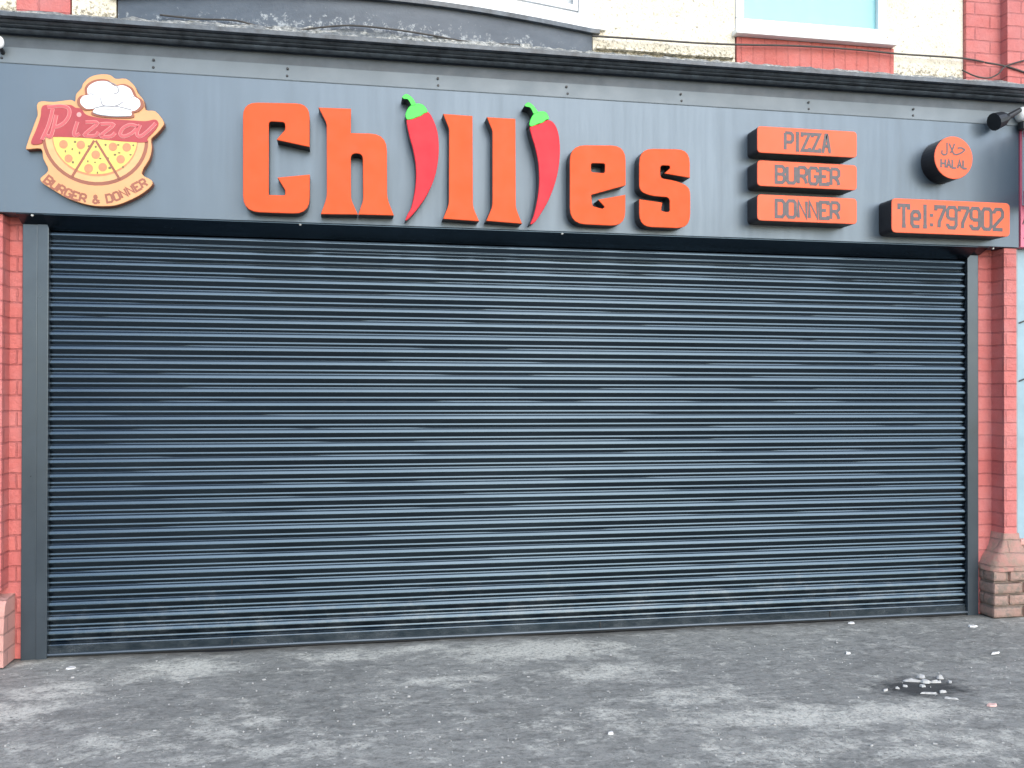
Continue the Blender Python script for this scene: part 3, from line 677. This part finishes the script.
# ------------------------------------------------------------ stroke lettering
GL = {
 'P': (4, [[(0,0),(0,6)],[(0,6),(3,6),(4,5.2),(4,3.5),(3,2.7),(0,2.7)]]),
 'I': (2, [[(1,0),(1,6)],[(.1,0),(1.9,0)],[(.1,6),(1.9,6)]]),
 'Z': (4, [[(0,4.9),(0,6),(4,6),(0,0),(4,0),(4,1.1)]]),
 'A': (4, [[(.2,0),(1.7,6),(2.3,6),(3.8,0)],[(.8,2),(3.2,2)],[(-.4,0),(.8,0)],[(3.2,0),(4.4,0)]]),
 'B': (4, [[(0,0),(0,6),(3,6),(4,5.2),(4,3.9),(3.2,3.1),(4,2.3),(4,.8),(3,0),(0,0)],[(0,3.1),(3.2,3.1)]]),
 'U': (4, [[(0,6),(0,.8),(.8,0),(3.2,0),(4,.8),(4,6)]]),
 'R': (4, [[(0,0),(0,6)],[(0,6),(3,6),(4,5.2),(4,3.6),(3,2.8),(0,2.8)],[(1.8,2.8),(3.4,1.6),(4,0)]]),
 'G': (4, [[(4,4.4),(4,5.2),(3.2,6),(.8,6),(0,5.2),(0,.8),(.8,0),(3.2,0),(4,.8),(4,2.8),(2.2,2.8)]]),
 'E': (3.8, [[(3.8,5),(3.8,6),(0,6),(0,0),(3.8,0),(3.8,1)],[(0,3),(2.8,3)]]),
 'D': (4, [[(0,0),(0,6),(3,6),(4,5),(4,1),(3,0),(0,0)]]),
 'O': (4, [[(.8,0),(0,.8),(0,5.2),(.8,6),(3.2,6),(4,5.2),(4,.8),(3.2,0),(.8,0)]]),
 '0': (4, [[(.8,0),(0,.8),(0,5.2),(.8,6),(3.2,6),(4,5.2),(4,.8),(3.2,0),(.8,0)]]),
 'N': (4, [[(0,0),(0,6),(4,0),(4,6)]]),
 'T': (4.4, [[(0,4.8),(0,6),(4.4,6),(4.4,4.8)],[(2.2,6),(2.2,0)],[(1.3,0),(3.1,0)]]),
 'e': (3.6, [[(.1,2.2),(3.6,2.2)],[(3.6,2.2),(3.6,3.5),(2.8,4.3),(.8,4.3),(0,3.5),(0,.8),(.8,0),(3.5,0)]]),
 'l': (2, [[(.2,6),(1,6),(1,0)],[(.1,0),(1.9,0)]]),
 ':': (1, [[(.5,.2),(.5,1.1)],[(.5,3),(.5,3.9)]]),
 '7': (4, [[(0,4.9),(0,6),(4,6),(4,5.2),(1.6,1.6),(1.5,0)]]),
 '9': (4, [[(0,1.2),(0,.8),(.8,0),(3.2,0),(4,.8),(4,5.2),(3.2,6),(.8,6),(0,5.2),(0,3.4),(.8,2.6)],[(.8,2.6),(4,2.6)]]),
 '2': (4, [[(0,4.7),(0,5.2),(.8,6),(3.2,6),(4,5.2),(4,3.8),(0,.9),(0,0),(4,0)]]),
 'H': (4, [[(0,0),(0,6)],[(4,0),(4,6)],[(0,3),(4,3)]]),
 'L': (3.6, [[(0,6),(0,0),(3.6,0)]]),
 'a': (4, [[(.2,0),(2,6),(3.8,0)],[(.9,2),(3.1,2)]]),
 '&': (4.4, [[(4.4,0),(.9,4.6),(1,5.5),(1.8,6),(2.7,5.4)],[(2.7,5.4),(2.5,4.4),(.3,2.2),(.2,.9),(1.2,0),(2.6,.3),(4.2,2.6)]]),
 ' ': (2.2, []),
}
def word(bm, txt, x0, x1, z0, z1, th, yf, gap=1.5, warp=None, mi=0, dp=.0012, step=.0002, only=None):
    tw = sum(GL[c][0] for c in txt)+gap*(len(txt)-1); sx = (x1-x0)/tw; sz = (z1-z0)/6; X = 0; k = 0; drawn = 0
    for c in txt:
        wd, strokes = GL[c]; drawn += 1
        if only and not (only[0] <= drawn-1 < only[1]): X += wd+gap; continue
        for st in strokes:
            pts = [(x0+(X+a)*sx, z0+b*sz) for a, b in st]
            if warp: pts = [warp(*p) for p in pts]
            cl = (Vector(pts[0])-Vector(pts[-1])).length < 1e-6
            ribbon(bm, pts[:-1] if cl else pts, th, yf, dp+step*(k % 5), mi, closed=cl); k += 1
        X += wd+gap

DP = .145; YP = YF-DP
def plaque(px, txtf, label, cat='sign', name='plaque', rad=.028):
    pts = XZ(px, YP)
    x0 = (pts[0][0]+pts[3][0])/2; x1 = (pts[1][0]+pts[2][0])/2; z1 = (pts[0][1]+pts[1][1])/2; z0 = (pts[2][1]+pts[3][1])/2
    t = thing(name, label, cat, ((x0+x1)/2, YF, z0), None)
    bm = bmesh.new(); plate(bm, fillet([(x0, z0), (x1, z0), (x1, z1), (x0, z1)], rad, 6), YP, YF+.0005, ch=.003, side=1)
    link('board', bm, [M['orangeplaque'], M['return']], t)
    bm = bmesh.new(); txtf(bm, x0, x1, z0, z1); link('lettering', bm, M['lettergrey'], t)
    return t
def Qp(p): return Q(p, 730, 100, 5.4875)
def wf(txt, a, b, th=.0208, lo=.17, hi=.80): return lambda bm, x0, x1, z0, z1: word(bm, txt, x0+(x1-x0)*a, x0+(x1-x0)*b, z0+(z1-z0)*lo, z0+(z1-z0)*hi, th, YP)
plaque(Qp([(150,148),(697,168),(697,313),(150,292)]), wf('PIZZA', .275, .725), 'orange rounded plaque reading PIZZA, top of the stack of three')
plaque(Qp([(150,336),(697,352),(697,493),(150,473)]), wf('BURGER', .185, .815), 'orange rounded plaque reading BURGER, middle of the stack of three')
plaque(Qp([(150,520),(697,538),(697,681),(150,661)]), wf('DONNER', .185, .815), 'orange rounded plaque reading DONNER, bottom of the stack of three')
def Qt(p): return Q(p, 870, 100, 4.8)
plaque(Qt([(104,476),(672,490),(672,656),(104,636)]), wf('Tel:797902', .06, .935, .0235, .2, .80), 'long orange rounded plaque with a telephone number at the right end of the fascia', rad=.035)
# round halal plaque
c = U(870+402/4.8, 100+277/4.8, YP); rr = (U(870+494/4.8, 158, YP).x-U(870+310/4.8, 158, YP).x)/2
t = thing('plaque', 'round orange disc with Arabic and English halal lettering above the telephone plaque', 'sign', (c.x, YF, c.z-rr))
bm = bmesh.new(); plate(bm, ell(c.x, c.z, rr, n=40), YP, YF+.0005, ch=.003, side=1); link('board', bm, [M['orangeplaque'], M['return']], t)
bm = bmesh.new(); word(bm, 'HaLaL', c.x-rr*.66, c.x+rr*.68, c.z-rr*.48, c.z-rr*.10, .0125, YP, 1.3)
link('lettering', bm, M['lettergrey'], t)
ar = [[(-.60,.32),(-.62,.18),(-.50,.11),(-.38,.16),(-.35,.30),(-.35,.68)], [(-.24,.66),(-.14,.46),(-.04,.24),(.04,.16),(.18,.16)], [(-.17,.22),(-.08,.36),(.04,.66)],
      [(.20,.45),(.38,.48),(.58,.40)], [(.58,.40),(.40,.25),(.16,.155)]]
bm = bmesh.new()
for k, st in enumerate(ar): ribbon(bm, spline([(c.x+a*rr, c.z+b*rr) for a, b in st], 5, False), .0105, YP, .0012+.0003*k)
link('arabic_lettering', bm, M['lettergrey'], t)

# ------------------------------------------------------------ pizza logo sign
YG = YF-.05
def Ql(p, y=YG): return XZ(Q(p, 25, 70, 5.3), y)
o_ = [(62,186),(85,165),(150,168),(240,158),(264,166),(270,128),(298,96),(308,70),(345,36),(400,22),(450,26),(480,46),(535,46),(580,84),(598,122),(628,160),(640,212),(690,218),(736,276),(722,310),(690,345),(668,368),(672,410),(660,470),(618,548),(670,584),(668,616),(600,668),(500,712),(430,722),(340,716),(230,682),(140,630),(92,598),(82,572),(122,532),(96,470),(84,418),(18,420),(6,404),(54,270),(66,236)]
oo = Ql(o_); cx = sum(p[0] for p in oo)/len(oo); cz = min(p[1] for p in oo)
LG = thing('logo_sign', 'pizza logo cut-out sign with chef hat and half pizza', 'sign', (cx, YF, cz))
bm = bmesh.new(); plate(bm, spline(oo, 3), YG, YF+.0005, ch=.003, side=1); link('backing', bm, [M['peach'], M['brown']], LG)
def layer(name, pts, d, mat, parent, sp=True, sg=4, holes=()):
    bm = bmesh.new(); p = Ql(pts); plate(bm, spline(p, sg) if sp else p, YG-d, YG+.0004, ch=0); return link(name, bm, mat, parent)
arc = lambda cx, cy, rx, ry, a0, a1, n=24: [(cx+rx*math.cos(R(a0+(a1-a0)*k/n)), cy+ry*math.sin(R(a0+(a1-a0)*k/n))) for k in range(n+1)]
# half pizza: centre (370,372) in the drawing, slightly tilted
tilt = lambda pts: [(x, y+(x-370)*.045) for x, y in pts]
PZ = bpy.data.objects.new('pizza', None); COL.objects.link(PZ); PZ.parent = LG; PZ.location = (0, 0, 0)
layer('outline', tilt(arc(372, 362, 282, 250, 0, 180)), .0012, M['brown'], PZ, False)
layer('crust', tilt(arc(372, 362, 264, 232, 0, 180)), .0022, M['crust'], PZ, False)
layer('crust_shade', tilt(arc(372, 362, 228, 202, 0, 180)), .0028, M['pepperoni'], PZ, False)
layer('cheese', tilt(arc(372, 362, 222, 190, 0, 180)), .0036, M['cheese'], PZ, False)
bm = bmesh.new()
for k, st in enumerate(([(368,375),(250,566)], [(376,375),(502,578)])): ribbon(bm, Ql(st), .013, YG, .0048+.0003*k)
link('slice_cut', bm, M['brown'], PZ)
for x, y, r in ((205,395,23),(297,398,23),(232,470,22),(376,450,23),(338,523,24),(413,516,23),(467,408,23),(540,411,23),(508,474,23)):
    bm = bmesh.new(); plate(bm, Ql(ell(x, y, r, n=16)), YG-.0046, YG-.003, ch=0); link('pepperoni', bm, M['pepperoni'], PZ)
r2 = random.Random(3)
for x, y in ((252,420),(266,382),(215,432),(290,440),(340,405),(334,485),(376,408),(385,545),(372,490),(428,398),(440,470),(478,450),(500,440),(520,515),(560,450),(575,400),(255,490),(310,470),(400,470),(450,520),(495,398)):
    bm = bmesh.new(); plate(bm, Ql(ell(x, y, r2.uniform(4, 9), r2.uniform(4, 8), n=7, ph=r2.random())), YG-.0044, YG-.003, ch=0); link('olive', bm, M['olive'], PZ)
# red word
WD = bpy.data.objects.new('script_word', None); COL.objects.link(WD); WD.parent = LG; WD.location = (0, 0, 0)
layer('ground', [(95,192),(160,186),(240,186),(268,200),(300,208),(330,240),(420,258),(560,268),(640,272),(690,264),(708,284),(690,320),(650,362),(640,384),(500,378),(300,360),(110,358),(90,390),(34,390),(60,320),(84,250)], .0054, M['logored'], WD)
bm = bmesh.new(); k = 0
for st in ([(92,372),(128,290),(150,205)], [(120,200),(190,192),(232,205),(236,240),(215,275),(180,300),(150,302)], [(112,345),(135,355),(150,320),(168,240)],
           [(280,275),(262,335),(272,350),(292,338)], [(322,278),(385,284),(318,345),(372,350),(392,330)], [(402,288),(470,292),(405,350),(455,354),(480,334)], [(600,302),(560,292),(522,310),(506,340),(524,354),(566,338),(606,300)], [(612,292),(594,338),(612,354),(650,328),(694,284)]):
    ribbon(bm, spline(Ql(st), 5, False), .0195, YG, .0062+.00012*k, 0); ribbon(bm, spline(Ql(st), 5, False), .0145, YG, .0080+.00012*k, 1); k += 1
plate(bm, Ql(ell(288, 238, 13, n=12)), YG-.0062, YG-.003, ch=0)
link('strokes', bm, [M['logopale'], M['logopink']], WD)
# chef hat
HT = bpy.data.objects.new('chef_hat', None); COL.objects.link(HT); HT.parent = LG; HT.location = (0, 0, 0)
hat = [(300,185),(296,160),(312,140),(334,134),(332,104),(352,78),(392,62),(440,64),(478,88),(520,84),(560,104),(580,142),(606,160),(612,190),(590,214),(565,222),(562,244),(480,246),(400,240),(362,226),(370,208),(330,208)]
ctr = Vector((455, 158)); layer('outline', [tuple(ctr+(Vector(p)-ctr)*1.11) for p in hat], .0068, M['brown'], HT)
layer('crown', hat, .0084, M['logowhite'], HT)
bm = bmesh.new(); k = 0
for st, th in (([(440,64),(476,78),(496,100),(494,122),(472,128)], .006), ([(334,134),(352,128),(368,136)], .005), ([(404,150),(408,178),(424,192),(470,196)], .006), ([(520,172),(500,186),(470,196)], .006), ([(560,150),(580,142)], .004),
           ([(366,206),(420,194),(490,196),(566,214)], .006), ([(372,222),(430,212),(500,214),(556,228)], .003), ([(364,228),(400,240),(480,248),(558,246)], .005)):
    ribbon(bm, spline(Ql(st), 5, False), th, YG, .0092+.0001*k); k += 1
link('folds', bm, M['hatgrey'], HT)
# curved banner words
bm = bmesh.new()
ctrl = [(112,577),(200,640),(290,676),(375,688),(455,680),(545,645),(640,595)]
cur = spline(Ql(ctrl), 12, False); cl = [0]
for a, b in zip(cur, cur[1:]): cl.append(cl[-1]+(Vector(b)-Vector(a)).length)
def warp(x, z_):
    s = max(0, min(cl[-1]*.9999, x)); i = max(j for j in range(len(cl)-1) if cl[j] <= s); t_ = (s-cl[i])/(cl[i+1]-cl[i])
    a, b = Vector(cur[i]), Vector(cur[i+1]); d = (b-a).normalized(); p = a+(b-a)*t_+Vector((-d.y, d.x))*z_; return (p.x, p.y)
bm.free()
for span in ((0, 6), (7, 8), (9, 15)):
    bm = bmesh.new(); word(bm, 'BURGER & DONNER', 0, cl[-1], -.020, .024, .0115, YG, 1.6, warp, only=span); link('lettering', bm, M['brown'], LG)

# ------------------------------------------------------------ neighbour at the right
NB = thing('neighbouring_shopfront', 'sliver of the neighbouring shopfront with pale blue panel at the right edge', 'shopfront', (px2+.6, 0, 0))
bm = bmesh.new(); box(bm, px2+.028, px2+1.9, -.06, .3, .50, ZB+.0, .004); link('panel', bm, M['paleblue'], NB)
bm = bmesh.new(); box(bm, px2+.003, px2+.027, -.085, .3, .47, ZB-.003, .003); link('edge_trim', bm, M['greymetal'], NB)
for py in (322, 380):
    c = U(1021, py, -.06); bm = bmesh.new(); tube(bm, [c+Vector((-.018, -.005, -.008)), c+Vector((.02, -.012, .008))], .005); link('catch', bm, M['black'], NB)
bm = bmesh.new(); box(bm, px2+.028, px2+1.9, -.09, .3, .0, .495, .01); link('stall_riser', bm, M['plinthbrick'], NB)
bm = bmesh.new(); box(bm, px2+.028, px2+1.9, -.11, .3, .497, .535, .008); link('window_sill', bm, M['pinkrender'], NB)
bm = bmesh.new(); box(bm, XR+.006, XR+1.9, YF-.01, .3, ZB+.003, ZP, .003); nf = link('fascia', bm, M['pinksign'], NB)
bm = bmesh.new()
xx = XR+.02
for st in ([(0,.30),(.03,.36),(.05,.30),(.02,.26)], [(.0,.16),(.03,.22),(.04,.14),(.01,.06)], [(.02,.10),(.05,.15),(.08,.06)]):
    ribbon(bm, spline([(xx+a, ZB+b) for a, b in st], 6, False), .008, YF-.01, .0015)
link('script', bm, M['black'], nf)
# projecting sign box on the party line
zb0, zb1 = U(1020, 206, YF).z, U(1020, 131, YF).z
PS = thing('projecting_sign', 'pale grey and pink projecting box sign at the right edge of the fascia', 'sign', (XR+.05, YF, zb0))
bm = bmesh.new(); box(bm, XR+.012, XR+.11, YF-.52, YF-.012, zb0, zb1, .006); link('case', bm, M['palegrey'], PS)
bm = bmesh.new(); box(bm, XR+.0095, XR+.013, YF-.50, YF-.03, zb0+.01, zb0+.10, .001); link('print', bm, M['pinksign'], PS); bm = bmesh.new(); box(bm, XR+.0095, XR+.013, YF-.50, YF-.03, zb1-.05, zb1-.01, .001); link('print', bm, M['pinksign'], PS)
# security camera
c = U(1021, 113, YF-.05)
SC = thing('security_camera', 'small white and black security camera by the end of the cornice, with an added dark shadow shape', 'camera', (c.x, YF, c.z))
bm = bmesh.new(); bmesh.ops.create_uvsphere(bm, u_segments=20, v_segments=12, radius=.055, matrix=Matrix.Translation((c.x+.035, YF-.03, c.z-.005)))
link('mount', bm, M['white'], SC, smooth=True)
bm = bmesh.new(); tube(bm, [(c.x+.04, YF-.06, c.z-.02), (c.x+.05, YF-.2, c.z-.04)], .014); link('arm', bm, M['black'], SC)
bm = bmesh.new(); q1, q2, q3 = U(1020, 110, YF-.07), U(1008, 117, YF-.08), U(994, 122, YF-.09); tube(bm, [q1, q2, q2*.6+q3*.4, q3], [.016, .022, .05, .06], 14); link('shadow_shape', bm, M['black'], SC)  # black tapered tube added in place of a soft shadow on the fascia
bm = bmesh.new(); tube(bm, [(c.x+.03, YF-.04, c.z-.06), (c.x+.03, YF-.04, c.z-.11)], .035, 12); link('base', bm, M['black'], SC)

# left edge lamp
c = U(-1, 42, YF-.06)
WL = thing('floodlight', 'round white lamp at the left end of the fascia strip, cut off by the edge', 'lamp', (c.x, YF, c.z))
bm = bmesh.new(); bmesh.ops.create_uvsphere(bm, u_segments=20, v_segments=12, radius=.028, matrix=Matrix.Translation((c.x, YF-.055, c.z))@Matrix.Diagonal((.9, .7, 1.25, 1))); link('shade', bm, M['white'], WL, smooth=True)
bm = bmesh.new(); tube(bm, [(c.x, YF-.04, c.z-.02), (c.x, YF, c.z-.04)], .012); link('bracket', bm, M['black'], WL)

# cables
def cable(pts, y, rad, label, parent=None, sag=.0):
    p = [(U(a, b, y if not callable(y) else 0).x, U(a, b, y if not callable(y) else 0).z) for a, b in pts]
    p = spline(p, 6, False); bm = bmesh.new()
    tube(bm, [(x, (y if not callable(y) else y(x)), z_) for x, z_ in p], rad, 6)
    return tag(link('cable', bm, M['cable'], smooth=True), label, 'cable', 'cables along the upper wall')
cable([(592, 36), (640, 39), (690, 42.5), (733, 44.5), (800, 46), (860, 50), (900, 54), (960, 58), (984, 62)], YW-.045, .0065, 'dark cable along the cream wall and under the right window sill')
cable([(985, 62.5), (1000, 65), (1012, 68), (1030, 74)], YW-.11, .0065, 'short dark cable end on the step of the red brick pilaster')
cable([(962, 70), (975, 76), (988, 78), (998, 74), (1006, 66), (1026, 60)], YW-.115, .0055, 'thin looping cable low on the red brick pilaster')
def by(x): return bow(x)-.03
pp = [(160, 15), (200, 19), (235, 20.5), (262, 27), (290, 31), (315, 28), (350, 25.5), (390, 29), (430, 35), (470, 42), (520, 45)]
bm = bmesh.new(); pts = []
for a, b in pp:
    y = -.1
    for _ in range(12): y = by(U(a, b, y).x)
    q = U(a, b, y); pts.append((q.x, q.z))
sp_ = spline(pts, 8, False); tube(bm, [(x, by(x), z_) for x, z_ in sp_], .0055, 6)
tag(link('cable', bm, M['cable'], smooth=True), 'dark wavy cable across the grey apron of the bow window', 'cable', 'cables along the upper wall')

# ------------------------------------------------------------ litter
def shard(bm, c, L_, W_, H_, seed):
    q = random.Random(seed); n = q.randint(5, 9); rz = q.uniform(-.5, .5)
    base = []; top = []
    for k in range(n):
        t_ = 2*math.pi*k/n+q.uniform(-.3, .3); x, y = L_*math.cos(t_)*q.uniform(.6, 1), W_*math.sin(t_)*q.uniform(.6, 1)
        x, y = x*math.cos(rz)-y*math.sin(rz), x*math.sin(rz)+y*math.cos(rz)
        base.append(bm.verts.new((c.x+x, c.y+y, -.004))); top.append(bm.verts.new((c.x+x*.8, c.y+y*.8, H_*q.uniform(.2, 1.1)+.002)))
    bm.faces.new(top); bm.faces.new(base[::-1])
    for k in range(n): bm.faces.new((base[k], base[(k+1) % n], top[(k+1) % n], top[k]))
for px, py, L_, W_, h, mt, lab in ((972, 626, .045, .03, .012, 'scrap', 'white paper scrap on the pavement near the right brick plinth'), (851, 623, .025, .02, .01, 'scrap', 'small white scrap close to the shutter foot at the right'),
      (992, 705, .03, .02, .01, 'pinkscrap', 'pinkish scrap on the pavement right of the debris heap'), (611, 733, .022, .016, .008, 'scrap', 'white scrap alone on the dark middle of the pavement'), (995, 653, .06, .014, .006, 'scrap', 'thin pale strip of litter near the right edge of the pavement'),
      (848, 653, .02, .018, .008, 'scrap', 'pale chip on the dark pavement left of the debris heap'), (71, 668, .04, .03, .006, 'scrap', 'flat pale chip on the pavement before the left rail')):
    bm = bmesh.new(); shard(bm, G(px, py), L_, W_, h*.6, px); tag(link('litter_scrap', bm, M[mt]), lab, 'litter', 'loose scraps on the pavement')
c = G(920, 685)
DH = thing('debris_heap', 'clump of pale litter fragments lying on a dark damp patch', 'debris', (c.x, c.y, 0))
for px, py, L_, W_, h in ((914, 681, .07, .018, .02), (921, 677, .03, .03, .035), (925, 682, .035, .025, .03), (940, 678, .025, .02, .04), (935, 682, .045, .016, .02), (950, 682, .02, .018, .02), (929, 693, .05, .016, .012), (942, 692, .03, .014, .02), (905, 686, .018, .014, .012), (897, 688, .016, .012, .012), (922, 686, .02, .02, .015), (950, 698, .05, .014, .006), (886, 690, .03, .012, .01)):
    bm = bmesh.new(); shard(bm, G(px, py), L_*.95, W_*.7, h*.4, px*7+py); link('fragment', bm, M['dullscrap'], DH)
bm = bmesh.new()
for k in range(300):
    px, py = rnd.uniform(5, 1020), 768-(rnd.random()**1.0)*148
    if py < 662-.0475*px+6: continue
    s = rnd.choice((.002, .0025, .003, .003, .004, .0065)); shard(bm, G(px, py), s*rnd.uniform(1, 2), s*1.2, s*.15, k)
tag(link('loose_grit', bm, plain('pale grit', (.34, .34, .33), .8, .3, 40)), 'pale grit and tiny chips strewn over the pavement', 'grit', kind='stuff')
